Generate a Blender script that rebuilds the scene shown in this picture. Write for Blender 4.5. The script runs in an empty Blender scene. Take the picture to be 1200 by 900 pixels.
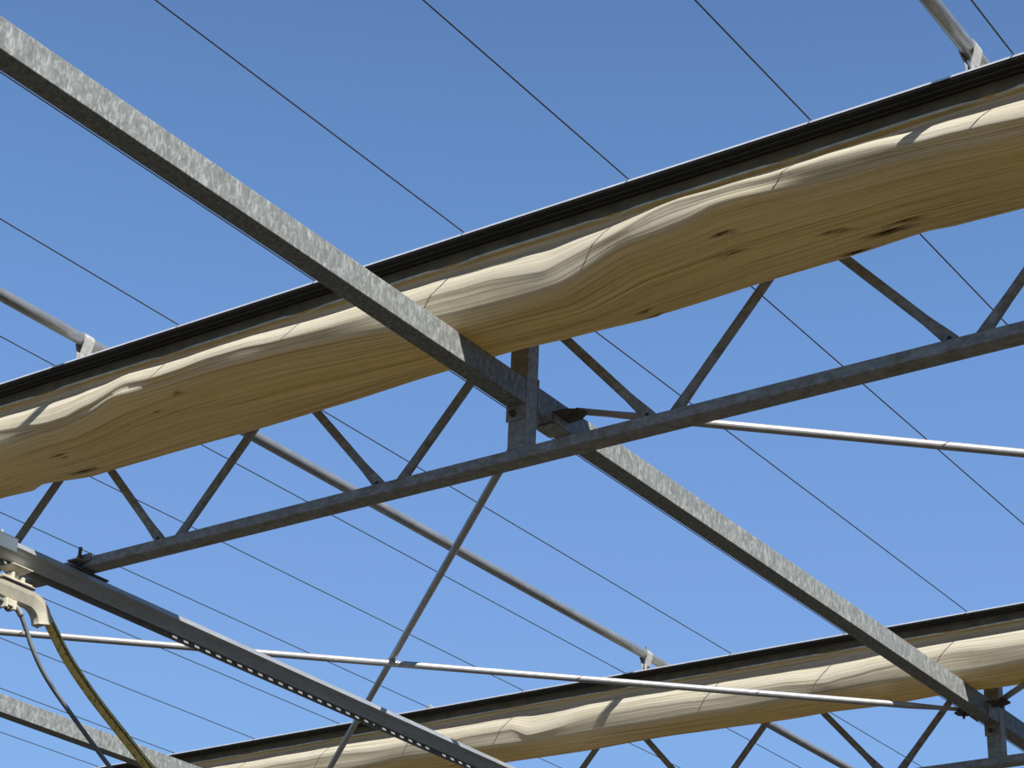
import bpy, bmesh, math
from mathutils import Vector, Matrix, noise

S = bpy.context.scene
COL = S.collection

# ------------------------------------------------------------------ camera, sky, sun, exposure
cam_data = bpy.data.cameras.new('camera')
cam_data.sensor_width = 36.0
cam_data.lens = 36.0 * 2422.6 / 1200.0
cam_data.clip_end = 2000
cam = bpy.data.objects.new('camera', cam_data)
COL.objects.link(cam)
yaw, pitch, roll = 0.619283425, 0.460729135, 0.0405719746
fh = Vector((math.cos(yaw), math.sin(yaw), 0)); rt = Vector((math.sin(yaw), -math.cos(yaw), 0)); up = Vector((0, 0, 1))
fw = fh * math.cos(pitch) + up * math.sin(pitch)
u0 = -fh * math.sin(pitch) + up * math.cos(pitch)
r1 = rt * math.cos(roll) + u0 * math.sin(roll)
u1 = -rt * math.sin(roll) + u0 * math.cos(roll)
cam.matrix_world = Matrix(((r1.x, u1.x, -fw.x, 0), (r1.y, u1.y, -fw.y, 0), (r1.z, u1.z, -fw.z, 1.6), (0, 0, 0, 1)))
S.camera = cam

S.view_settings.view_transform = 'Standard'
S.view_settings.look = 'None'
S.view_settings.gamma = 1.0
S.view_settings.use_curve_mapping = False
S.view_settings.exposure = 0.0


def lin(r, g, b):
    f = lambda c: (c / 255 / 12.92) if c / 255 <= 0.04045 else ((c / 255 + 0.055) / 1.055) ** 2.4
    return (f(r), f(g), f(b), 1.0)


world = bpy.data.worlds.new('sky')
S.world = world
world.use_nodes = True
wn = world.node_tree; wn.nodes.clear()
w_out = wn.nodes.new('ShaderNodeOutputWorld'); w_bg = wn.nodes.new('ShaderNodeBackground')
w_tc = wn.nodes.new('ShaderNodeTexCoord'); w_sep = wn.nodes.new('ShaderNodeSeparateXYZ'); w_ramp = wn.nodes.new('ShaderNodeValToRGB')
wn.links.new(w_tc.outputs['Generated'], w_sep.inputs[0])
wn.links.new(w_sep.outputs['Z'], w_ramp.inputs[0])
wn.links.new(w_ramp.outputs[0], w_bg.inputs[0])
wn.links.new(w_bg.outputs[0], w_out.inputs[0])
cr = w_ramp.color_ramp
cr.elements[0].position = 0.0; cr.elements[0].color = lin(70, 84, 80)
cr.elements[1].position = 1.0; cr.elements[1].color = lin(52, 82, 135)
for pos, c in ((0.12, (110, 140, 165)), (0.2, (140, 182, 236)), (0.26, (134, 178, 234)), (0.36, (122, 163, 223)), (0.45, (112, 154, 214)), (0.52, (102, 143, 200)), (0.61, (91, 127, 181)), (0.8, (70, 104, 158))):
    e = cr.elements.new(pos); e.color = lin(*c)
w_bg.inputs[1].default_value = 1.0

sun_data = bpy.data.lights.new('sun', 'SUN')
sun_data.energy = 8.5
sun_data.angle = 0.0095
sun_data.color = (1.0, 0.97, 0.93)
sun = bpy.data.objects.new('sun', sun_data)
COL.objects.link(sun)
sun.location = (-4, -8, 14)
sun.rotation_euler = Vector((0.50, 0.80, -1.0)).to_track_quat('-Z', 'Y').to_euler()


# ------------------------------------------------------------------ materials
def new_mat(name):
    m = bpy.data.materials.new(name); m.use_nodes = True
    nt = m.node_tree; bs = nt.nodes['Principled BSDF']
    return m, nt, bs


def node(nt, kind, **kw):
    n = nt.nodes.new(kind)
    for k, v in kw.items():
        setattr(n, k, v)
    return n


def ramp(nt, src, stops):
    r = nt.nodes.new('ShaderNodeValToRGB')
    r.color_ramp.elements[0].position = stops[0][0]; r.color_ramp.elements[0].color = stops[0][1]
    r.color_ramp.elements[1].position = stops[-1][0]; r.color_ramp.elements[1].color = stops[-1][1]
    for p, c in stops[1:-1]:
        e = r.color_ramp.elements.new(p); e.color = c
    nt.links.new(src, r.inputs[0])
    return r


def metal(name, dark, mid, light, metallic=0.25, rough=0.5, scale=(22, 22, 9), dirt=0.0, bump=0.05):
    """zinc-coated steel: mottled spangle, darker grime in irregular patches"""
    m, nt, bs = new_mat(name)
    tc = node(nt, 'ShaderNodeTexCoord'); mp = node(nt, 'ShaderNodeMapping')
    mp.inputs['Scale'].default_value = scale
    nt.links.new(tc.outputs['Object'], mp.inputs[0])
    n1 = node(nt, 'ShaderNodeTexNoise'); n1.inputs['Scale'].default_value = 2.2; n1.inputs['Detail'].default_value = 6; n1.inputs['Roughness'].default_value = 0.65
    n1.inputs['Distortion'].default_value = 0.8
    nt.links.new(mp.outputs[0], n1.inputs[0])
    rp = ramp(nt, n1.outputs['Fac'], [(0.32, dark), (0.5, mid), (0.68, light)])
    col = rp.outputs[0]
    if dirt > 0:
        n2 = node(nt, 'ShaderNodeTexNoise'); n2.inputs['Scale'].default_value = 9.0; n2.inputs['Detail'].default_value = 8; n2.inputs['Roughness'].default_value = 0.7
        nt.links.new(tc.outputs['Object'], n2.inputs[0])
        r2 = ramp(nt, n2.outputs['Fac'], [(0.48, (0, 0, 0, 1)), (0.7, (dirt, dirt, dirt, 1))])
        mx = node(nt, 'ShaderNodeMixRGB'); mx.inputs[2].default_value = (0.16, 0.12, 0.07, 1)
        nt.links.new(r2.outputs[0], mx.inputs[0]); nt.links.new(col, mx.inputs[1]); col = mx.outputs[0]
    nt.links.new(col, bs.inputs['Base Color'])
    bs.inputs['Metallic'].default_value = metallic
    bs.inputs['Roughness'].default_value = rough
    bp = node(nt, 'ShaderNodeBump'); bp.inputs['Strength'].default_value = bump; bp.inputs['Distance'].default_value = 0.003
    nt.links.new(n1.outputs['Fac'], bp.inputs['Height']); nt.links.new(bp.outputs[0], bs.inputs['Normal'])
    return m


def plain(name, c, rough=0.6, metallic=0.0, var=0.25, scale=25.0):
    m, nt, bs = new_mat(name)
    tc = node(nt, 'ShaderNodeTexCoord')
    n1 = node(nt, 'ShaderNodeTexNoise'); n1.inputs['Scale'].default_value = scale; n1.inputs['Detail'].default_value = 5
    nt.links.new(tc.outputs['Object'], n1.inputs[0])
    lo = tuple(x * (1 - var) for x in c[:3]) + (1,); hi = tuple(min(1, x * (1 + var)) for x in c[:3]) + (1,)
    rp = ramp(nt, n1.outputs['Fac'], [(0.3, lo), (0.7, hi)])
    nt.links.new(rp.outputs[0], bs.inputs['Base Color'])
    bs.inputs['Roughness'].default_value = rough; bs.inputs['Metallic'].default_value = metallic
    return m


M_GALV = metal('galvanised_box_steel', (0.125, 0.135, 0.126, 1), (0.19, 0.20, 0.188, 1), (0.37, 0.385, 0.36, 1), 0.1, 0.65, (30, 30, 13), dirt=0.15)
M_TRUSS = metal('weathered_truss_steel', (0.21, 0.205, 0.185, 1), (0.305, 0.30, 0.275, 1), (0.42, 0.415, 0.39, 1), 0.1, 0.65, (20, 12, 20), dirt=0.7)
M_TUBE = metal('galvanised_round_tube', (0.24, 0.245, 0.24, 1), (0.29, 0.295, 0.29, 1), (0.35, 0.355, 0.35, 1), 0.55, 0.33, (3, 8, 8), dirt=0.0, bump=0.02)
M_ROD = metal('bright_brace_tube', (0.34, 0.335, 0.32, 1), (0.40, 0.395, 0.38, 1), (0.46, 0.455, 0.44, 1), 0.4, 0.38, (8, 8, 8), dirt=0.1, bump=0.02)
M_RAIL = metal('blue_grey_rail_steel', (0.30, 0.32, 0.33, 1), (0.36, 0.38, 0.39, 1), (0.42, 0.44, 0.45, 1), 0.3, 0.42, (3, 20, 20), dirt=0.1, bump=0.02)
M_PLATE = metal('sheet_zinc', (0.12, 0.15, 0.165, 1), (0.145, 0.18, 0.20, 1), (0.18, 0.215, 0.235, 1), 0.3, 0.45, (8, 8, 8))
M_STRAP = metal('strap_steel', (0.28, 0.275, 0.25, 1), (0.36, 0.35, 0.32, 1), (0.44, 0.43, 0.40, 1), 0.15, 0.6, (30, 30, 30), dirt=0.3)
M_DARK = plain('dark_rusty_steel', (0.10, 0.085, 0.07, 1), 0.75, 0.1, 0.4, 60)
M_ALU = plain('bright_aluminium', (0.72, 0.72, 0.72, 1), 0.4, 0.3, 0.08)
M_BLACK = plain('shaded_black_profile', (0.012, 0.011, 0.010, 1), 0.85, 0.0, 0.3)  # shade on the bar's underside, put into the colour
M_PIPE = plain('pale_hem_piping', (0.74, 0.69, 0.54, 1), 0.8, 0.0, 0.2)
M_RIB = plain('grey_rib_plastic', (0.075, 0.07, 0.06, 1), 0.7, 0.0, 0.2)
M_HEM = plain('olive_hem_band', (0.19, 0.17, 0.12, 1), 0.9, 0.0, 0.25, 12)  # olive strip, darker than the cloth below
M_WIRE = plain('dark_wire', (0.05, 0.055, 0.065, 1), 0.5, 0.0, 0.1)
M_PLAST = plain('cream_plastic', (0.52, 0.48, 0.37, 1), 0.5, 0.0, 0.12, 40)
M_HOSEG = plain('grey_rubber', (0.16, 0.18, 0.18, 1), 0.55, 0.0, 0.2, 20)
M_HOSEB = plain('black_rubber', (0.02, 0.02, 0.025, 1), 0.6, 0.0, 0.3)


def hose_mat():
    m, nt, bs = new_mat('stained_yellow_hose')
    tc = node(nt, 'ShaderNodeTexCoord')
    n1 = node(nt, 'ShaderNodeTexNoise'); n1.inputs['Scale'].default_value = 38; n1.inputs['Detail'].default_value = 8; n1.inputs['Roughness'].default_value = 0.7
    nt.links.new(tc.outputs['Object'], n1.inputs[0])
    rp = ramp(nt, n1.outputs['Fac'], [(0.36, (0.10, 0.06, 0.02, 1)), (0.42, (0.50, 0.34, 0.08, 1)), (0.50, (0.74, 0.50, 0.10, 1)), (0.66, (0.82, 0.62, 0.20, 1))])
    nt.links.new(rp.outputs[0], bs.inputs['Base Color']); bs.inputs['Roughness'].default_value = 0.55
    return m


M_HOSEY = hose_mat()


def cloth_mat():
    m, nt, bs = new_mat('cream_shade_cloth')
    out = [n for n in nt.nodes if n.type == 'OUTPUT_MATERIAL'][0]
    uv = node(nt, 'ShaderNodeUVMap'); uv.uv_map = 'UVMap'
    # streaks that run along the length of the cloth
    mp = node(nt, 'ShaderNodeMapping'); mp.inputs['Scale'].default_value = (115, 0.9, 1); mp.inputs['Location'].default_value = (3.7, 11.3, 0)
    nt.links.new(uv.outputs[0], mp.inputs[0])
    n1 = node(nt, 'ShaderNodeTexNoise'); n1.inputs['Scale'].default_value = 1.0; n1.inputs['Detail'].default_value = 5; n1.inputs['Roughness'].default_value = 0.6
    nt.links.new(mp.outputs[0], n1.inputs[0])
    base = ramp(nt, n1.outputs['Fac'], [(0.30, (0.33, 0.29, 0.18, 1)), (0.43, (0.62, 0.565, 0.41, 1)), (0.58, (0.77, 0.72, 0.585, 1))])
    # woven ribs
    mp2 = node(nt, 'ShaderNodeMapping'); mp2.inputs['Scale'].default_value = (1, 0.02, 1)
    nt.links.new(uv.outputs[0], mp2.inputs[0])
    wv = node(nt, 'ShaderNodeTexWave'); wv.bands_direction = 'X'; wv.inputs['Scale'].default_value = 48; wv.inputs['Distortion'].default_value = 0.6
    wv.inputs['Detail'].default_value = 1.0
    nt.links.new(mp2.outputs[0], wv.inputs[0])
    rib = ramp(nt, wv.outputs['Fac'], [(0.0, (0.66, 0.64, 0.58, 1)), (0.45, (1, 1, 1, 1)), (1.0, (1, 1, 1, 1))])
    mul = node(nt, 'ShaderNodeMixRGB', blend_type='MULTIPLY'); mul.inputs[0].default_value = 1.0
    nt.links.new(base.outputs[0], mul.inputs[1]); nt.links.new(rib.outputs[0], mul.inputs[2])
    # mottled grime and specks of mould
    mp3 = node(nt, 'ShaderNodeMapping'); mp3.inputs['Scale'].default_value = (40, 14, 1)
    nt.links.new(uv.outputs[0], mp3.inputs[0])
    n3 = node(nt, 'ShaderNodeTexNoise'); n3.inputs['Scale'].default_value = 1.0; n3.inputs['Detail'].default_value = 9; n3.inputs['Roughness'].default_value = 0.75
    nt.links.new(mp3.outputs[0], n3.inputs[0])
    g = ramp(nt, n3.outputs['Fac'], [(0.55, (0, 0, 0, 1)), (0.75, (0.45, 0.45, 0.45, 1))])
    mx = node(nt, 'ShaderNodeMixRGB'); mx.inputs[2].default_value = (0.30, 0.23, 0.11, 1)
    nt.links.new(g.outputs[0], mx.inputs[0]); nt.links.new(mul.outputs[0], mx.inputs[1])
    at = node(nt, 'ShaderNodeAttribute'); at.attribute_name = 'stain'
    sm = node(nt, 'ShaderNodeMath', operation='MULTIPLY_ADD'); sm.inputs[1].default_value = 1.0; sm.inputs[2].default_value = -0.62
    ad = node(nt, 'ShaderNodeMath', operation='ADD'); nt.links.new(at.outputs['Fac'], ad.inputs[0]); nt.links.new(n3.outputs['Fac'], ad.inputs[1])
    nt.links.new(ad.outputs[0], sm.inputs[0])
    st = ramp(nt, sm.outputs[0], [(0.16, (0, 0, 0, 1)), (0.80, (1, 1, 1, 1))])
    mx2 = node(nt, 'ShaderNodeMixRGB'); mx2.inputs[2].default_value = (0.06, 0.04, 0.02, 1)
    nt.links.new(st.outputs[0], mx2.inputs[0]); nt.links.new(mx.outputs[0], mx2.inputs[1])
    nt.links.new(mx2.outputs[0], bs.inputs['Base Color'])
    bs.inputs['Roughness'].default_value = 0.85
    bp = node(nt, 'ShaderNodeBump'); bp.inputs['Strength'].default_value = 0.35; bp.inputs['Distance'].default_value = 0.004
    nt.links.new(n1.outputs['Fac'], bp.inputs['Height']); nt.links.new(bp.outputs[0], bs.inputs['Normal'])
    tr = node(nt, 'ShaderNodeBsdfTranslucent')
    tint = node(nt, 'ShaderNodeMixRGB', blend_type='MULTIPLY'); tint.inputs[0].default_value = 1.0; tint.inputs[2].default_value = (1.0, 0.85, 0.45, 1)
    nt.links.new(mx2.outputs[0], tint.inputs[1]); nt.links.new(tint.outputs[0], tr.inputs[0])
    mix = node(nt, 'ShaderNodeMixShader'); mix.inputs[0].default_value = 0.36
    nt.links.new(bs.outputs[0], mix.inputs[1]); nt.links.new(tr.outputs[0], mix.inputs[2])
    nt.links.new(mix.outputs[0], out.inputs[0])
    return m


M_CLOTH = cloth_mat()


# ------------------------------------------------------------------ helpers
def link_mesh(name, bm, mat, parent=None, origin=None, smooth=False):
    o_ = Vector(origin) if origin is not None else (parent_origin(parent) if parent else Vector((0, 0, 0)))
    bmesh.ops.translate(bm, verts=bm.verts, vec=-o_)
    bmesh.ops.recalc_face_normals(bm, faces=bm.faces)
    me = bpy.data.meshes.new(name); bm.to_mesh(me); bm.free()
    if smooth:
        for p in me.polygons:
            p.use_smooth = True
    me.materials.append(mat)
    ob = bpy.data.objects.new(name, me); COL.objects.link(ob)
    if parent:
        ob.parent = parent
    else:
        ob.location = o_
    return ob


def parent_origin(o):
    v = Vector((0, 0, 0))
    while o:
        v += o.location; o = o.parent
    return v


def tag(o, label, cat, group=None, kind=None):
    o['label'] = label; o['category'] = cat
    if group:
        o['group'] = group
    if kind:
        o['kind'] = kind
    return o


def thing(name, loc, label, cat, group=None, kind='thing'):
    o = bpy.data.objects.new(name, None); COL.objects.link(o); o.location = loc
    o.empty_display_size = 0.2
    return tag(o, label, cat, group, kind)


def add_box(bm, x0, x1, y0, y1, z0, z1, bevel=0.0):
    vs = [bm.verts.new((x, y, z)) for x in (x0, x1) for y in (y0, y1) for z in (z0, z1)]
    fs = [(0, 1, 3, 2), (4, 6, 7, 5), (0, 4, 5, 1), (2, 3, 7, 6), (0, 2, 6, 4), (1, 5, 7, 3)]
    faces = [bm.faces.new([vs[i] for i in f]) for f in fs]
    if bevel > 0:
        edges = list({e for f in faces for e in f.edges})
        bmesh.ops.bevel(bm, geom=edges, offset=bevel, segments=2, affect='EDGES', profile=0.5)
    return bm


def frames(pts):
    pts = [Vector(p) for p in pts]; out = []
    prev = None
    for i, p in enumerate(pts):
        t = (pts[min(i + 1, len(pts) - 1)] - pts[max(i - 1, 0)]).normalized()
        if prev is None:
            a = Vector((0, 0, 1)) if abs(t.z) < 0.9 else Vector((0, 1, 0))
            n = (a - t * a.dot(t)).normalized()
        else:
            n = (prev - t * prev.dot(t)).normalized()
        prev = n
        out.append((p, t, n, t.cross(n)))
    return out


def add_tube(bm, pts, rad, seg=12, caps=True):
    """rad: number, or list of (radius along normal, radius along binormal) per point"""
    rings = []
    for i, (p, t, n, b) in enumerate(frames(pts)):
        ra, rb = rad[i] if isinstance(rad, (list, tuple)) else (rad, rad)
        rings.append([bm.verts.new(p + n * (math.cos(2 * math.pi * k / seg) * ra) + b * (math.sin(2 * math.pi * k / seg) * rb)) for k in range(seg)])
    for A, B in zip(rings, rings[1:]):
        for k in range(seg):
            bm.faces.new((A[k], A[(k + 1) % seg], B[(k + 1) % seg], B[k]))
    if caps:
        bm.faces.new(rings[0][::-1]); bm.faces.new(rings[-1])
    return bm


def add_sweep(bm, section, axis, a0, a1):
    """closed section of 2-D points swept along 'x' (section = (y,z)) or 'y' (section = (x,z))"""
    mk = (lambda s, a: (a, s[0], s[1])) if axis == 'x' else (lambda s, a: (s[0], a, s[1]))
    A = [bm.verts.new(mk(s, a0)) for s in section]; B = [bm.verts.new(mk(s, a1)) for s in section]
    n = len(section)
    for k in range(n):
        bm.faces.new((A[k], A[(k + 1) % n], B[(k + 1) % n], B[k]))
    bm.faces.new(A[::-1]); bm.faces.new(B)
    return bm


def add_bolt(bm, c, d, r=0.012, length=0.014, shank=0.006, shank_len=0.03):
    """hexagon head plus shank, along direction d"""
    c = Vector(c); d = Vector(d).normalized()
    add_tube(bm, [c, c + d * length], r, 6)
    add_tube(bm, [c + d * length, c + d * (length + shank_len)], shank, 8)
    return bm


def arc_strip(bm, pts, thick, w0, w1, axis='x'):
    """sheet strip following 2-D points (y,z), width w0..w1 along x"""
    n = len(pts); offs = []
    for i in range(n):
        a = Vector(pts[max(i - 1, 0)]); b = Vector(pts[min(i + 1, n - 1)])
        t = (b - a).normalized(); offs.append(Vector((-t.y, t.x)) * thick)
    sec = [tuple(p) for p in pts] + [(pts[i][0] + offs[i].x, pts[i][1] + offs[i].y) for i in range(n - 1, -1, -1)]
    # swept as quads along the strip
    rows = []
    for i in range(n):
        p = Vector(pts[i]); q = p + offs[i]
        rows.append([bm.verts.new((w0, p.x, p.y)), bm.verts.new((w1, p.x, p.y)), bm.verts.new((w1, q.x, q.y)), bm.verts.new((w0, q.x, q.y))])
    for A, B in zip(rows, rows[1:]):
        for k in range(4):
            bm.faces.new((A[k], A[(k + 1) % 4], B[(k + 1) % 4], B[k]))
    bm.faces.new(rows[0][::-1]); bm.faces.new(rows[-1])
    return bm


def interp(tab, y):
    if y <= tab[0][0]:
        return tab[0][1]
    for (a, va), (b, vb) in zip(tab, tab[1:]):
        if y <= b:
            t = (y - a) / (b - a); t = t * t * (3 - 2 * t) * 0.5 + t * 0.5
            return va + (vb - va) * t
    return tab[-1][1]


# ------------------------------------------------------------------ measures (metres)
BAY = 4.41                      # truss to truss, along X
X1, X2 = 5.575, 5.575 + BAY     # near faces of the two trusses
YB = (3.905, 3.985)             # middle beam
ROW = 4.62                      # beam to beam, along Y
CH_T, CH_B = 4.729, 4.686       # bottom chord
TOP_B, TOP_T = 5.285, 5.337     # top chord
WIRE_Z = 5.3405

# ------------------------------------------------------------------ ground and columns
bm = bmesh.new()
n = 30
vs = [[bm.verts.new((-60 + 140 * i / n, -60 + 140 * j / n, 0)) for j in range(n + 1)] for i in range(n + 1)]
for i in range(n):
    for j in range(n):
        bm.faces.new((vs[i][j], vs[i + 1][j], vs[i + 1][j + 1], vs[i][j + 1]))
M_SOIL = plain('dark_soil', (0.036, 0.031, 0.021, 1), 0.95, 0.0, 0.35, 3)
g = link_mesh('ground', bm, M_SOIL); g['kind'] = 'structure'; g['label'] = 'dark bare soil under the steel frame'; g['category'] = 'ground'

for tx in (X1, X2):
    for cy in (YB[0] - ROW + 0.04, YB[0] + ROW + 0.04):
        bm = bmesh.new()
        add_box(bm, tx, tx + 0.08, cy - 0.05, cy + 0.05, 0, CH_B - 0.001, 0.004)
        add_box(bm, tx, tx + 0.08, cy - 0.05, cy + 0.05, CH_T + 0.001, TOP_B - 0.001, 0.004)
        add_box(bm, tx - 0.05, tx + 0.13, cy - 0.10, cy + 0.10, 0, 0.012)
        c = link_mesh('steel_column', bm, M_TRUSS, origin=(tx + 0.04, cy, 0)); c['kind'] = 'structure'
        c['label'] = 'galvanised steel column carrying the truss end'; c['category'] = 'column'


# ------------------------------------------------------------------ beams
def beam(yc, x0, x1, label, plates=(True, True)):
    t = thing('steel_beam', (x0, yc, 4.90), label, 'beam', 'galvanised box beams')
    b = bmesh.new(); add_box(b, x0 + 0.006, x1 - 0.006, yc - 0.04, yc + 0.04, 4.90, 5.0, 0.003)
    link_mesh('beam_body', b, M_GALV, t)
    for k, (xe, on) in enumerate(((x0, plates[0]), (x1, plates[1]))):
        if not on:
            continue
        s = 1 if k == 0 else -1
        xa, xb = sorted((xe, xe + s * 0.006))
        b = bmesh.new(); add_box(b, xa, xb, yc - 0.042, yc + 0.046, 4.842, 5.008 if k == 1 else 5.03, 0.0015)
        pl_ = link_mesh('end_plate', b, M_TRUSS, t)
        b = bmesh.new()
        for dy in (0.012,):
            add_bolt(b, (xa if s < 0 else xb, yc + dy, 4.868), (s, 0, 0), 0.013, 0.012, 0.007, 0.014)
        link_mesh('bolt', b, M_DARK, pl_)
    return t


yb = 3.945
PX = (5.575, 5.645)             # post depth along X
beam(yb, 1.25, PX[0] - 0.001, 'mottled galvanised box beam crossing the upper left in front of the near curtain', (False, True))
beam(yb, PX[1] + 0.001, PX[0] + BAY - 0.001, 'galvanised box beam running from the near truss post down to the far post')
beam(yb, PX[1] + BAY + 0.001, 14.3, 'short visible end of a box beam leaving the frame behind the far post', (True, False))
yl = 3.945 + ROW + 0.008
beam(yl, X1 + 0.085, X2 - 0.005, 'galvanised box beam across the bottom left corner behind the yellow hose', (False, False))
yr = 3.945 - ROW


# ------------------------------------------------------------------ trusses
def truss(tx, label):
    y_lo, y_hi = yr - 0.05, 3.945 + ROW + 0.06
    t = thing('roof_truss', (tx, yb, CH_B), label, 'truss')
    b = bmesh.new(); add_box(b, tx, tx + 0.08, y_lo, y_hi, CH_B, CH_T, 0.003); link_mesh('bottom_chord', b, M_TRUSS, t)
    b = bmesh.new(); add_box(b, tx, tx + 0.08, y_lo, y_hi, TOP_B, TOP_T, 0.003); link_mesh('top_chord', b, M_TRUSS, t)
    b = bmesh.new(); add_box(b, tx + 0.08, tx + 0.245, y_lo, y_hi, TOP_T - 0.014, TOP_T, 0.002); link_mesh('edge_strip', b, M_ALU, t)  # unseen strip added behind the top chord to shade the beam
    b = bmesh.new(); add_box(b, tx, tx + 0.07, yb - 0.04, yb + 0.04, CH_T, TOP_B, 0.003); link_mesh('post', b, M_TRUSS, t)
    cx = tx + 0.035
    feet = []
    for s in (-1, 1):
        for (a, z) in ((0.60, 0), (1.735, 0), (2.87, 0), (4.0, 0)):
            f = yb + s * a
            feet.append((f - 0.045, f - 0.5675 + 0.03)); feet.append((f + 0.045, f + 0.5675 - 0.03))
    for (f, a) in feet:
        p0, p1 = Vector((cx, f, CH_T)), Vector((cx, a, TOP_B))
        if abs(a - yb) < 0.1:
            p1 = Vector((cx, yb + math.copysign(0.055, a - yb), TOP_B))
        d = (p1 - p0)
        b = bmesh.new()
        ts = [0, 0.05, 0.13, 0.2, 0.8, 0.87, 0.95, 1.0]
        pts = [p0 + d * q for q in ts]
        r = 0.0175
        # ends pressed flat against the chord
        fl = [(0.025, 0.010), (0.0235, 0.011), (0.020, 0.015), (r, r), (r, r), (0.020, 0.015), (0.0235, 0.011), (0.025, 0.010)]
        rings = []
        ax = d.normalized(); side = Vector((0, ax.z, -ax.y)); nx = Vector((1, 0, 0))
        for p, (wa, wb) in zip(pts, fl):
            q = p.copy()
            ring = []
            for k in range(14):
                an = 2 * math.pi * k / 14
                v = q + side * (math.cos(an) * wa) + nx * (math.sin(an) * wb)
                ring.append(b.verts.new(v))
            rings.append(ring)
        # square the ends off on the chord faces
        for v in rings[0]:
            v.co += ax * ((CH_T + 0.0005 - v.co.z) / ax.z)
        for v in rings[-1]:
            v.co += ax * ((TOP_B - 0.0005 - v.co.z) / ax.z)
        for A, B in zip(rings, rings[1:]):
            for k in range(14):
                b.faces.new((A[k], A[(k + 1) % 14], B[(k + 1) % 14], B[k]))
        b.faces.new(rings[0][::-1]); b.faces.new(rings[-1])
        w = link_mesh('web_tube', b, M_TRUSS, t, smooth=True)
        if p1.y < p0.y:
            continue
        b = bmesh.new(); hp = p0 + d * 0.03 + nx * -0.0105
        add_tube(b, [hp + nx * -0.003, hp + nx * 0.002], 0.0075, 10)
        link_mesh('drain_hole', b, M_HOSEB, w)
    return t


truss(X1, 'near grey steel truss whose straight bottom chord crosses the middle of the view')
truss(X2, 'far grey steel truss mostly below the frame, post at the lower right corner')


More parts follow.
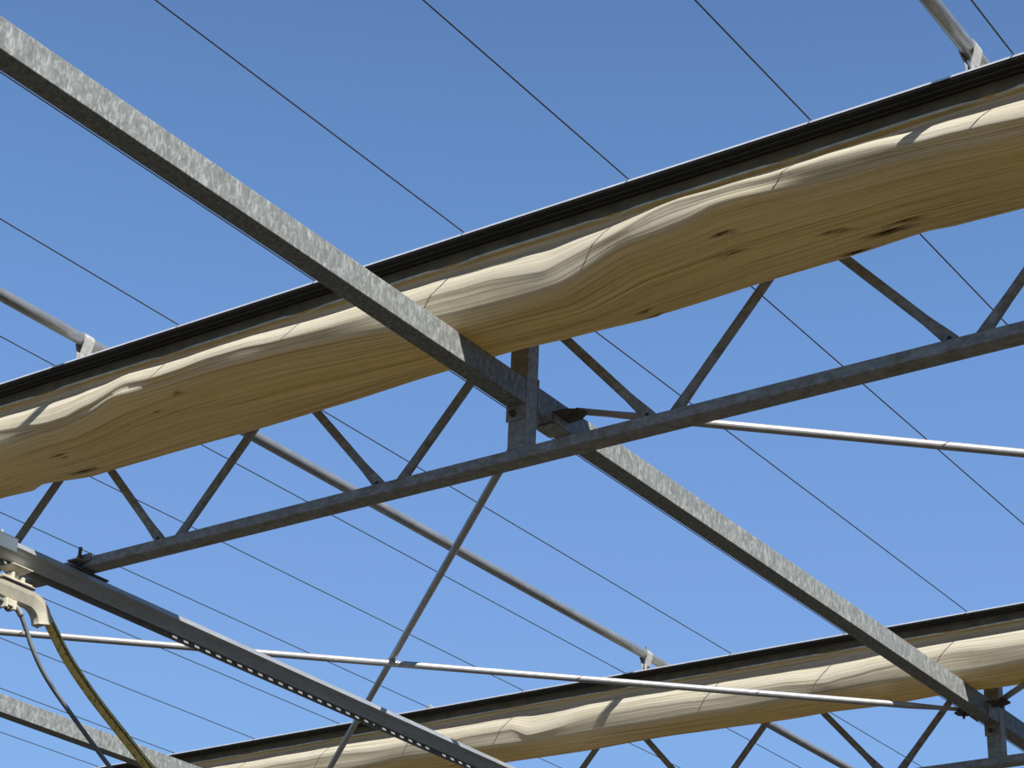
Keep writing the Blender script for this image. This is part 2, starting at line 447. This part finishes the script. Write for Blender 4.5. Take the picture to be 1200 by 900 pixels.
# ------------------------------------------------------------------ shade curtains
def curtain(dx, tabs, y_lo, y_hi, label, seed, stains):
    t = thing('shade_curtain', (5.15 + dx, y_lo, 5.05), label, 'curtain')
    # lead bar: flat aluminium bar with a ribbed underside, its shade painted in as black
    b = bmesh.new()
    add_sweep(b, [(5.049, 5.329), (5.049, 5.3355), (5.053, 5.337), (5.150, 5.337), (5.150, 5.329)], 'y', y_lo, y_hi)
    bmesh.ops.translate(b, verts=b.verts, vec=(dx, 0, 0))
    lb = link_mesh('lead_bar', b, M_ALU, t)
    b = bmesh.new()
    sec = [(5.0515, 5.3288), (5.0515, 5.322), (5.074, 5.322), (5.0755, 5.318), (5.0805, 5.318), (5.082, 5.322), (5.104, 5.322), (5.1055, 5.319), (5.109, 5.319),
           (5.1105, 5.322), (5.133, 5.322), (5.133, 5.3288)]
    add_sweep(b, sec, 'y', y_lo, y_hi)
    bmesh.ops.translate(b, verts=b.verts, vec=(dx, 0, 0))
    link_mesh('underside_channel', b, M_BLACK, lb)
    b = bmesh.new()
    for xa in (5.0755, 5.1055):
        add_sweep(b, [(xa + dx, 5.3225), (xa + dx, 5.3165), (xa + 0.004 + dx, 5.3165), (xa + 0.004 + dx, 5.3225)], 'y', y_lo, y_hi)
    rb = link_mesh('grey_rib', b, M_RIB, lb)
    b = bmesh.new()
    add_sweep(b, [(5.1335 + dx, 5.3288), (5.1345 + dx, 5.284), (5.1365 + dx, 5.284), (5.1380 + dx, 5.3288)], 'y', y_lo, y_hi)
    link_mesh('hem_band', b, M_HEM, t)
    # cloth
    bm = bmesh.new(); uvl = bm.loops.layers.uv.new('UVMap'); stl = bm.verts.layers.float.new('stain')
    step = 0.022
    cols = int((y_hi - y_lo - 0.02) / step)
    rows_all = []
    for j in range(cols + 1):
        y = y_lo + 0.01 + step * j
        zc, zs, zb = interp(tabs[0], y), interp(tabs[1], y), interp(tabs[2], y)
        nz = lambda a, fy, fr=0.0: noise.noise(Vector((seed + fr * 3.1, y * fy, fr))) * a
        zc += nz(0.010, 3.0, 0.3) + nz(0.005, 8.0, 0.4)
        zc -= 0.011
        zs += nz(0.012, 2.5, 0.9)
        zs = min(zs, zc - 0.028)
        sec = [(5.1385, 5.3285), (5.144, 5.300), (5.147 + nz(0.003, 5, 1), 5.279)]
        z0 = 5.258 + nz(0.004, 3, 1.5)
        xc = 5.071 + nz(0.006, 1.8, 3.1) + (0.020 * math.exp(-((y - 3.72) / 0.35) ** 2) if dx == 0 else 0.0)
        sec.append((5.147 + nz(0.004, 4, 1.7), z0))
        for q, xx in ((0.16, 5.139), (0.30, 5.119), (0.42, 5.102), (0.72, 5.084)):
            sec.append((xx + nz(0.007, 2.6, 2 + q) + nz(0.003, 9, 2.5 + q) + (xc - 5.071) * q, z0 + (zc - z0) * q))
        sec.append((xc, zc))
        sec.append((xc + 0.003, zc - 0.008))
        zm = (zc + zs) / 2
        sec.append((xc + 0.006 + nz(0.003, 3, 4), zc * 0.6 + zm * 0.4 - 0.003))
        sec.append((xc + 0.010 + nz(0.006, 2.4, 4.5), zm))
        xs = xc + 0.022 + nz(0.008, 2.0, 5.2)
        if dx == 0:
            xs -= 0.026 * math.exp(-((y - 2.74) / 0.16) ** 2) + 0.022 * math.exp(-((y - 5.52) / 0.12) ** 2)
        sec.append((xs - 0.004, zs + 0.012))
        sec.append((xs, zs))
        sec.append((xs + 0.012, zs - 0.010))
        # pleated underside
        nple = 11
        xe, ze = 5.15, zs - 0.030 + nz(0.006, 2, 6)
        sec.append((xe, ze))
        for k in range(nple):
            for h, amp in ((0.5, -0.0075), (0.92, 0.0045), (1.0, 0.001)):
                q = (k + h) / nple
                if q > 0.985 and k == nple - 1 and h == 1.0:
                    continue
                x = xe + (5.452 - xe) * q
                z = ze + (zb - ze) * q - 0.016 * math.sin(math.pi * q) * (0.6 + 0.4 * math.sin(y * 1.7 + seed)) + amp * (0.6 + 0.8 * noise.noise(Vector((k * 1.7, y * 1.1, seed))) )
                z += noise.noise(Vector((x * 9, y * 2.2, seed + 7))) * 0.008
                sec.append((x, max(z, 5.004)))
        sec.append((5.455, zb)); sec.append((5.48, zb + 0.012)); sec.append((5.505, zb + 0.05)); sec.append((5.52 + nz(0.01, 2, 9), 5.15)); sec.append((5.545, 5.24)); sec.append((5.560, 5.30)); sec.append((5.568, 5.33))
        sec.append((5.40, 5.315 + nz(0.008, 3, 10))); sec.append((5.28, 5.310 + nz(0.008, 3, 11))); sec.append((5.17, 5.318)); sec.append((5.1395, 5.3288))
        rows_all.append((y, sec))
    V = []
    for y, sec in rows_all:
        r = []
        for (x, z) in sec:
            v = bm.verts.new((x + dx, y, z))
            s = 0.0
            if x > 5.10 and z < 5.2:
                for (sy, sx, sr) in stains:
                    d2 = ((y - sy) / (sr * 1.25)) ** 2 + ((x - sx + (y - sy) * 0.12) / (sr * 0.20)) ** 2
                    if d2 < 6:
                        s = max(s, math.exp(-d2))
            v[stl] = s
            r.append(v)
        V.append(r)
    arc = [0.0]
    ref = rows_all[0][1]
    for a, c in zip(ref, ref[1:]):
        arc.append(arc[-1] + math.hypot(c[0] - a[0], c[1] - a[1]))
    for j in range(len(V) - 1):
        for k in range(len(ref) - 1):
            f = bm.faces.new((V[j][k], V[j][k + 1], V[j + 1][k + 1], V[j + 1][k]))
            for lp, (uu, vv) in zip(f.loops, ((arc[k], rows_all[j][0]), (arc[k + 1], rows_all[j][0]), (arc[k + 1], rows_all[j + 1][0]), (arc[k], rows_all[j + 1][0]))):
                lp[uvl].uv = (uu, vv)
    link_mesh('cloth', bm, M_CLOTH, t, smooth=True)
    # pale piping of the hem, gathered at each wire
    bm = bmesh.new()
    y = y_lo + 0.05
    k = 0
    while y < y_hi - 0.1:
        L = 0.655
        pts = [(5.1335 + dx, min(y + L * q / 8, y_hi - 0.02), 5.2785 + noise.noise(Vector((q * 0.4, y, seed + 3))) * 0.003 - (0.006 if q in (0, 8) else 0)) for q in range(9)]
        add_tube(bm, pts, [(0.002, 0.002)] + [(0.0055, 0.0055)] * 7 + [(0.002, 0.002)], 8)
        y += 0.6845
        k += 1
    link_mesh('hem_piping', bm, M_PIPE, t, smooth=True)
    return t


c1 = [
    [(1.78, 5.135), (2.07, 5.165), (2.34, 5.199), (2.59, 5.205), (2.83, 5.211), (2.99, 5.223), (3.29, 5.16), (3.51, 5.122), (3.77, 5.156), (4.41, 5.15), (4.96, 5.173), (5.32, 5.172), (5.5, 5.185), (5.71, 5.131), (5.8, 5.104), (5.9, 5.1), (6.21, 5.142), (7.2, 5.17), (8.3, 5.14)],
    [(1.79, 5.093), (2.3, 5.128), (2.69, 5.14), (2.85, 5.15), (2.96, 5.137), (3.18, 5.122), (3.47, 5.045), (3.78, 5.045), (4.42, 5.088), (4.84, 5.114), (5.34, 5.135), (5.53, 5.117), (5.73, 5.078), (5.89, 5.075), (6.22, 5.062), (7.2, 5.10)],
    [(1.93, 5.057), (2.17, 5.064), (2.27, 5.073), (2.52, 5.062), (2.57, 5.059), (2.84, 5.056), (3.17, 5.044), (3.27, 5.042), (3.29, 5.038), (3.61, 5.049), (3.9, 5.062), (4.28, 5.057), (4.69, 5.043), (5.12, 5.036), (5.42, 5.039), (5.89, 5.036), (6.04, 5.033), (6.35, 5.062), (6.4, 5.044), (6.57, 5.05), (8, 5.05)]]
c2 = [
    [(2.6, 5.15), (3.56, 5.137), (3.96, 5.149), (4.21, 5.14), (4.5, 5.131), (4.66, 5.114), (5.0, 5.125), (5.53, 5.128), (6.09, 5.137), (6.55, 5.088), (6.67, 5.141), (7.04, 5.141), (7.94, 5.16), (8.49, 5.168), (10, 5.15)],
    [(2.6, 5.06), (3.6, 5.05), (4.5, 5.045), (5.5, 5.04), (6.5, 5.045), (7.5, 5.06), (8.5, 5.06), (10, 5.05)],
    [(2.6, 5.05), (3.71, 5.057), (3.95, 5.061), (4.2, 5.062), (4.51, 5.053), (4.85, 5.064), (5.2, 5.062), (5.74, 5.076), (6.31, 5.065), (6.92, 5.069), (7.55, 5.067), (8.22, 5.06)]]
st1 = [(5.99, 5.231, 0.05), (5.99, 5.257, 0.03), (5.98, 5.088, 0.05), (6.02, 5.40, 0.08), (5.44, 5.2, 0.03), (5.28, 5.145, 0.04), (2.86, 5.18, 0.05), (2.88, 5.27, 0.06), (2.52, 5.32, 0.06), (2.37, 5.40, 0.09), (2.3, 5.37, 0.07), (2.52, 5.45, 0.06), (3.29, 5.40, 0.04), (3.3, 5.45, 0.05), (2.1, 5.12, 0.03)]
curtain(0.0, c1, yr - 0.2, 10.9, 'near folded cream shade cloth with dark lead bar, crossing the whole width', 1.3, st1)
curtain(BAY, c2, yr - 0.2, 10.9, 'far folded cream shade cloth along the bottom right of the view', 8.7, [(5.4, 5.2, 0.04), (6.2, 5.2, 0.05), (4.4, 5.3, 0.04), (7.2, 5.25, 0.05)])

# ------------------------------------------------------------------ support wires
ordn = ['first', 'second', 'third', 'fourth', 'fifth', 'sixth', 'seventh', 'eighth', 'ninth', 'tenth', 'eleventh', 'twelfth', 'thirteenth']
place = {0: 'thin dark wire nearest the top right corner, right of the round tube end',
         1: 'thin dark wire leaving the top edge between the centre and the right tube',
         2: 'thin dark wire leaving the top edge at the middle of the view',
         3: 'thin dark wire leaving the top edge just right of the big beam',
         4: 'thin dark wire running close under the big middle beam',
         5: 'thin dark wire reaching the near lead bar between the left tube and the beam',
         6: 'thin dark wire reaching the near lead bar just left of the left round tube',
         7: 'thin dark wire emerging below the near cloth between the two leftmost truss webs',
         8: 'thin dark wire passing just above the rail clamp at the left edge',
         9: 'thin dark wire crossing left to right under the rail behind the hose arch',
         10: 'thin dark wire crossing both hoses below the white brace rod',
         11: 'thin dark wire running along the top edge of the lower left beam',
         12: 'lowest thin dark wire in the bottom left corner'}
for i in range(13):
    y = 1.783 + 0.6848 * i
    bm = bmesh.new()
    pts = [(0.6 + 14.0 * q / 10, y, WIRE_Z) for q in range(11)]
    add_tube(bm, pts, 0.0028, 6)
    w = link_mesh('support_wire', bm, M_WIRE, origin=(0.6, y, WIRE_Z), smooth=True)
    tag(w, place[i], 'wire', 'curtain support wires', 'thing')


# ------------------------------------------------------------------ drive tubes with strap clamps
def drive_tube(y, x0, x1, label, bolt_top):
    zc, r = 5.437, 0.0255
    t = thing('drive_tube', (x0, y, zc), label, 'tube', 'round drive tubes')
    b = bmesh.new(); add_tube(b, [(x0 + (x1 - x0) * q / 8, y, zc) for q in range(9)], r, 24); link_mesh('tube_body', b, M_TUBE, t, smooth=True)
    for xk in (5.095, 5.095 + BAY):
        b = bmesh.new()
        pts = [(y - 0.006, 5.3385), (y - 0.008, 5.375), (y - 0.020, 5.412)]
        pts += [(y - 0.0262 * math.cos(a), zc + 0.0262 * math.sin(a)) for a in [math.pi * k / 12 for k in range(13)]]
        pts += [(y + 0.020, 5.412), (y + 0.008, 5.375), (y + 0.006, 5.3385)]
        arc_strip(b, pts, 0.0035, xk - 0.026, xk + 0.026)
        c = link_mesh('strap_clamp', b, M_STRAP, t)
        b = bmesh.new(); add_box(b, xk - 0.03, xk + 0.03, y - 0.03, y + 0.03, 5.3375, 5.342, 0.001)
        link_mesh('foot_plate', b, M_STRAP, c)
        b = bmesh.new(); add_tube(b, [(xk, y - 0.022, 5.362), (xk, y + 0.022, 5.362)], 0.005, 8)
        add_tube(b, [(xk, y - 0.022, 5.362), (xk, y - 0.014, 5.362)], 0.009, 6)
        link_mesh('bolt', b, M_DARK, c)
        if bolt_top and xk > 7:
            b = bmesh.new(); add_bolt(b, (xk, y, zc + 0.0295), (0, 0, 1), 0.011, 0.008, 0.004, 0.014)
            link_mesh('top_bolt', b, M_DARK, c)
    return t


drive_tube(5.775, 0.8, 14.4, 'round galvanised tube at left, passing from the left edge over both curtains', True)
drive_tube(1.935, 0.8, 14.4, 'round galvanised tube end strapped above the near curtain at top right', False)


# ------------------------------------------------------------------ brace rods
def brace(p0, p1, label, flat=(True, True), z=4.95):
    a, b_ = Vector((p0[0], p0[1], z)), Vector((p1[0], p1[1], z))
    t = thing('brace_rod', a, label, 'rod', 'diagonal brace rods')
    d = b_ - a; L = d.length; r = 0.0170
    ts = [0, 0.12, 0.22, 0.32]
    pts = [a + d * (q / L) for q in ts] + [a + d * k / 8 for k in range(1, 8)] + [b_ - d * (q / L) for q in ts[::-1]]
    fl = [(0.008, 0.024), (0.008, 0.024), (0.013, 0.020), (r, r)] + [(r, r)] * 7 + [(r, r), (0.013, 0.020), (0.008, 0.024), (0.008, 0.024)]
    b = bmesh.new(); add_tube(b, pts, fl, 18); link_mesh('rod_tube', b, M_ROD, t, smooth=True)
    return t


def bracket(rod, x, side, yc, dz=0.0, strap=True):
    """lug plate bolted on the side of a beam, over a U strap under the beam"""
    yf = yc + side * 0.0405
    b = bmesh.new()
    y0_, y1_ = sorted((yf, yf + side * 0.10))
    # hexagonal lug plate
    sec = [(x - 0.055, y0_ if side > 0 else y1_), (x + 0.055, y0_ if side > 0 else y1_), (x + 0.05, yf + side * 0.06), (x + 0.025, yf + side * 0.10), (x - 0.025, yf + side * 0.10), (x - 0.05, yf + side * 0.06)]
    A = [b.verts.new((p[0], p[1], 4.934 + dz)) for p in sec]; B = [b.verts.new((p[0], p[1], 4.9405 + dz)) for p in sec]
    for k in range(6):
        b.faces.new((A[k], A[(k + 1) % 6], B[(k + 1) % 6], B[k]))
    b.faces.new(A[::-1]); b.faces.new(B)
    lug = link_mesh('lug_plate', b, M_DARK, rod)
    b = bmesh.new()
    yo = yf + side * 0.005
    ys = sorted((yf, yo))
    add_box(b, x - 0.05, x + 0.05, ys[0], ys[1], 4.894, 4.933 + dz, 0.001)
    ys = sorted((yf + side * 0.005, yf - side * 0.085))
    if strap:
        add_box(b, x - 0.05, x + 0.05, ys[0], ys[1], 4.8925, 4.8985, 0.001)
    link_mesh('bracket_strap', b, M_TRUSS, lug)
    b = bmesh.new(); add_bolt(b, (x, yf + side * 0.058, 4.9335 + dz), (0, 0, -1), 0.014, 0.012, 0.007, 0.014); link_mesh('bolt', b, M_DARK, lug)


# end points on the beam faces
xA, xB = 5.79, 9.86
r1_ = brace((5.80, 3.86 - 0.02), (9.86, yr + 0.09), 'bright brace rod leaving the near post bracket toward the right edge'); bracket(r1_, 5.80, -1, yb)
r2_ = brace((5.72, yl - 0.08), (9.84, yb + 0.075), 'long bright brace rod from the left edge to the far post'); bracket(r2_, 9.84, 1, yb, 0.0, False)
r3_ = brace((5.79, yb + 0.08), (9.87, yl - 0.08), 'dark brace rod running down from the near post and passing behind the rail', z=4.985)
r4_ = brace((9.87, yb - 0.10), (5.80, yr + 0.10), 'short visible rod end bolted at the far post, at the right edge', z=4.986); bracket(r4_, 9.87, -1, yb, 0.036, False)

# ------------------------------------------------------------------ hanging rail
RY0, RSL = 6.118, 0.010          # y at X = 5.2, drift per metre


def ry(x):
    return RY0 + (x - 5.2) * RSL


rail = thing('trolley_rail', (5.2, ry(5.2), 4.66), 'dark blue-grey slotted steel rail clamped under the near truss at lower left', 'rail')
xr0, xr1 = 1.6, 11.2
outer = [(0.047, 4.5925), (0.041, 4.5945), (0.039, 4.599), (0.016, 4.6255), (0.0, 4.6370), (-0.003, 4.640), (0.0, 4.6605)]
inner = [(0.004, 4.6585), (0.0015, 4.6425), (0.019, 4.6275), (0.042, 4.601), (0.047, 4.5955)]


def add_path_sweep(b, sec):
    A = [b.verts.new((xr0, ry(xr0) + s[0], s[1])) for s in sec]; B = [b.verts.new((xr1, ry(xr1) + s[0], s[1])) for s in sec]
    n_ = len(sec)
    for k in range(n_):
        b.faces.new((A[k], A[(k + 1) % n_], B[(k + 1) % n_], B[k]))
    b.faces.new(A[::-1]); b.faces.new(B)


b = bmesh.new()
add_path_sweep(b, outer + inner)
W = 0.095
add_path_sweep(b, [(W, 4.6605), (W, 4.586), (W - 0.003, 4.586), (W - 0.003, 4.6585)])
# top web with a row of slots
pitch, hole = 0.073, 0.032
h0, h1 = 0.042, 0.051
x = xr0
add_path_sweep(b, [(0.004, 4.6585), (0.004, 4.6605), (h0, 4.6605), (h0, 4.6585)])
add_path_sweep(b, [(h1, 4.6585), (h1, 4.6605), (W - 0.003, 4.6605), (W - 0.003, 4.6585)])
while x < xr1 - pitch:
    xa, xb = x + hole, x + pitch
    vs_ = [b.verts.new((xx, ry(xx) + yy, zz)) for xx in (xa, xb) for yy in (h0, h1) for zz in (4.6585, 4.6605)]
    for f in [(0, 1, 3, 2), (4, 6, 7, 5), (0, 4, 5, 1), (2, 3, 7, 6), (0, 2, 6, 4), (1, 5, 7, 3)]:
        b.faces.new([vs_[i] for i in f])
    x += pitch
link_mesh('rail_body', b, M_RAIL, rail)
# pale splice sleeve at the left edge
b = bmesh.new()
add_box(b, 4.70, 5.188, ry(5.0) - 0.012, ry(5.0) - 0.008, 4.611, 4.670, 0.001)
add_box(b, 4.70, 5.188, ry(5.0) - 0.012, ry(5.0) + 0.10, 4.6665, 4.670, 0.001)
sp = link_mesh('splice_sleeve', b, M_PLATE, rail); sp['label'] = 'pale sheet metal splice sleeve'
b = bmesh.new(); add_bolt(b, (5.12, ry(5.0) + 0.015, 4.672), (0, 0, 1), 0.010, 0.008, 0.005, 0.012); link_mesh('bolt', b, M_STRAP, sp)
# clamp to the truss chord
b = bmesh.new()
yc_ = ry(5.6)
add_box(b, 5.50, 5.715, yc_ - 0.005, yc_ + 0.09, 4.664, 4.672, 0.001)
cl = link_mesh('clamp_plate', b, M_DARK, rail)
b = bmesh.new()
add_tube(b, [(5.556, yc_ + 0.02, 4.668), (5.556, yc_ + 0.02, 4.770)], 0.008, 10)
add_tube(b, [(5.556, yc_ + 0.02, 4.690), (5.556, yc_ + 0.02, 4.700)], 0.014, 6)
link_mesh('clamp_bolt', b, M_DARK, cl)
b = bmesh.new()
add_box(b, 5.520, 5.572, yc_ - 0.012, yc_ + 0.052, 4.702, 4.708, 0.001)
add_box(b, 5.566, 5.574, yc_ - 0.035, yc_ + 0.050, 4.708, 4.740, 0.001)
link_mesh('hook_plate', b, M_TRUSS, cl)

# ------------------------------------------------------------------ hose trolley
tx = 5.25
ty = ry(tx) + 0.050
tr = thing('hose_trolley', (tx, ty, 4.49), 'cream plastic hose trolley hanging from the rail at the left edge', 'trolley')


def quad_block(bm, bot, top, z0, z1):
    """frustum block: bot/top = (x0,x1,y0,y1)"""
    lo = [bm.verts.new((x, y, z0)) for x, y in ((bot[0], bot[2]), (bot[1], bot[2]), (bot[1], bot[3]), (bot[0], bot[3]))]
    hi = [bm.verts.new((x, y, z1)) for x, y in ((top[0], top[2]), (top[1], top[2]), (top[1], top[3]), (top[0], top[3]))]
    bm.faces.new(lo[::-1]); bm.faces.new(hi)
    for k in range(4):
        bm.faces.new((lo[k], lo[(k + 1) % 4], hi[(k + 1) % 4], hi[k]))


b = bmesh.new()
quad_block(b, (tx - 0.030, tx + 0.030, ty - 0.026, ty + 0.026), (tx - 0.050, tx + 0.050, ty - 0.044, ty + 0.044), 4.553, 4.572)
quad_block(b, (tx - 0.054, tx + 0.054, ty - 0.047, ty + 0.047), (tx - 0.054, tx + 0.054, ty - 0.047, ty + 0.047), 4.5715, 4.5755)
add_tube(b, [(tx, ty, 4.511), (tx, ty, 4.530), (tx, ty, 4.536), (tx, ty, 4.554)], [(0.015, 0.015), (0.014, 0.014), (0.019, 0.019), (0.024, 0.024)], 12)
link_mesh('hanger', b, M_PLAST, tr)
b = bmesh.new()
add_tube(b, [(tx, ty + 0.012, 4.612), (tx, ty + 0.028, 4.612)], 0.015, 16)
add_box(b, tx - 0.005, tx + 0.005, ty + 0.016, ty + 0.024, 4.574, 4.611)
link_mesh('wheel', b, M_DARK, tr)
for xa, zt in ((tx - 0.036, 4.547), (tx + 0.020, 4.540)):
    b = bmesh.new(); add_box(b, xa, xa + 0.014, ty - 0.030, ty + 0.030, 4.511, zt, 0.002)
    link_mesh('yoke_plate', b, M_PLAST, tr)
b = bmesh.new()
add_box(b, tx - 0.09, tx + 0.085, ty - 0.040, ty + 0.040, 4.508, 4.513, 0.002)
add_box(b, tx - 0.09, tx + 0.070, ty - 0.038, ty + 0.038, 4.513, 4.519, 0.002)
link_mesh('top_plate', b, M_PLAST, tr)
b = bmesh.new()
add_box(b, tx - 0.088, tx + 0.088, ty - 0.0385, ty + 0.0385, 4.5022, 4.508, 0.002)
link_mesh('pad', b, M_HOSEB, tr)
# saddle: a half arch with raised rims, both ends curving down
cz, cxr, cxl, Ro = 4.373, 5.328, 5.172, 0.110
path = []
for k in range(13):
    a = math.radians(168 - 78 * k / 12)
    path.append((cxl + Ro * math.cos(a), cz + Ro * math.sin(a), math.cos(a), math.sin(a)))
for k in range(13):
    a = math.radians(90 - 82 * k / 12)
    path.append((cxr + Ro * math.cos(a), cz + Ro * math.sin(a), math.cos(a), math.sin(a)))
secp = [(-0.042, 0.010), (-0.036, 0.011), (-0.033, 0.0), (0.033, 0.0), (0.036, 0.011), (0.042, 0.010), (0.038, -0.006), (0.022, -0.044), (0.0, -0.050), (-0.022, -0.044), (-0.038, -0.006)]
b = bmesh.new(); prev = None
for (px, pz, nx_, nz_) in path:
    ring = [b.verts.new((px + nx_ * h, ty + w_, pz + nz_ * h)) for (w_, h) in secp]
    if prev:
        for k in range(len(secp)):
            b.faces.new((prev[k], prev[(k + 1) % len(secp)], ring[(k + 1) % len(secp)], ring[k]))
    else:
        b.faces.new(ring[::-1])
    prev = ring
b.faces.new(prev)
link_mesh('saddle', b, M_PLAST, tr)
b = bmesh.new()
cy_ = ty - 0.012
add_box(b, tx - 0.045, tx + 0.000, cy_ - 0.016, cy_ + 0.016, 4.405, 4.4345, 0.004)
for xa in (-0.050, -0.006):
    add_box(b, tx + xa, tx + xa + 0.012, cy_ - 0.024, cy_ + 0.024, 4.392, 4.432, 0.003)
link_mesh('hose_clip', b, M_PLAST, tr)
b = bmesh.new(); add_bolt(b, (tx - 0.022, cy_, 4.404), (0, 0, -1), 0.012, 0.012, 0.006, 0.006); link_mesh('clip_bolt', b, M_DARK, tr)


# ------------------------------------------------------------------ hoses
def smooth_path(pts, n=8):
    pts = [Vector(p) for p in pts]; out = []
    for i in range(len(pts) - 1):
        p0 = pts[max(i - 1, 0)]; p1 = pts[i]; p2 = pts[i + 1]; p3 = pts[min(i + 2, len(pts) - 1)]
        for k in range(n):
            t = k / n
            out.append(0.5 * ((2 * p1) + (-p0 + p2) * t + (2 * p0 - 5 * p1 + 4 * p2 - p3) * t * t + (-p0 + 3 * p1 - 3 * p2 + p3) * t ** 3))
    out.append(pts[-1]); return out


def hy(x):
    return ty + (x - 5.2) * 0.010


hp = [(5.058, 4.36), (5.082, 4.42), (5.125, 4.472), (5.172, 4.4915), (5.25, 4.4915), (5.33, 4.4925), (5.39, 4.478), (5.447, 4.438), (5.504, 4.385), (5.602, 4.296), (5.768, 4.184), (5.99, 4.060), (6.146, 3.977), (6.42, 3.86), (6.8, 3.75), (7.2, 3.70)]
yel = smooth_path([(x, hy(x), z) for x, z in hp])
hz = thing('water_hose', (5.2, ty, 4.47), 'flat stained yellow hose draped over the trolley and sagging to the lower right', 'hose')
b = bmesh.new()
add_tube(b, yel, [(0.0085, 0.019) if p.x < 5.36 else (0.0105, 0.026) for p in yel], 16)
bmesh.ops.translate(b, verts=b.verts, vec=(0, 0.002, 0.0015))
link_mesh('hose_band', b, M_HOSEY, hz, smooth=True)
fr = [f for f in frames(yel) if f[0].x > 5.345]
for off, ra, rb, nm, mt in ((0.0135, 0.004, 0.022, 'black_cable', M_HOSEB), (0.0235, 0.007, 0.023, 'upper_band', M_HOSEY), (0.0325, 0.0035, 0.020, 'edge_strip', M_HOSEG)):
    b = bmesh.new()
    pts = [p + (n_ * 0.86 + Vector((0, -0.5, 0))) * off * min(1.0, 0.6 + (p.x - 5.345) * 8) + Vector((0, 0.002, 0.0015)) for (p, t_, n_, bb) in fr]
    add_tube(b, pts, [(ra, rb)] * len(pts), 12)
    link_mesh(nm, b, mt, hz, smooth=True)

gt = thing('rubber_tube', (5.2, ty - 0.012, 4.415), 'thin grey rubber tube bending down left of the yellow hose', 'hose')
gp = [(5.10, 4.412), (5.17, 4.420), (5.21, 4.418), (5.262, 4.417), (5.299, 4.396), (5.345, 4.340), (5.380, 4.290), (5.438, 4.224), (5.515, 4.160), (5.606, 4.100), (5.75, 4.010), (5.912, 3.912), (6.1, 3.81), (6.4, 3.68), (6.9, 3.58), (7.2, 3.58)]
b = bmesh.new(); gpts = smooth_path([(x, hy(x) - 0.012, z) for x, z in gp]); add_tube(b, gpts, 0.0095, 12)
link_mesh('tube_body', b, M_HOSEG, gt, smooth=True)
b = bmesh.new(); cpts = [p for p in gpts if 5.262 < p.x < 5.31]; add_tube(b, cpts, 0.0125, 12)
link_mesh('coupling', b, M_STRAP, gt, smooth=True)

# small wire clip on top of the far lead bar
b = bmesh.new()
cyw = 1.783 + 0.6848 * 8
add_box(b, 5.055 + BAY, 5.085 + BAY, cyw - 0.022, cyw + 0.018, 5.3375, 5.350, 0.003)
add_tube(b, [(5.07 + BAY, cyw, 5.35), (5.07 + BAY, cyw, 5.362)], 0.006, 8)
k = link_mesh('wire_clip', b, M_STRAP, origin=(5.07 + BAY, cyw, 5.34))
tag(k, 'small metal wire clip sitting on the far lead bar above the rail', 'clip')
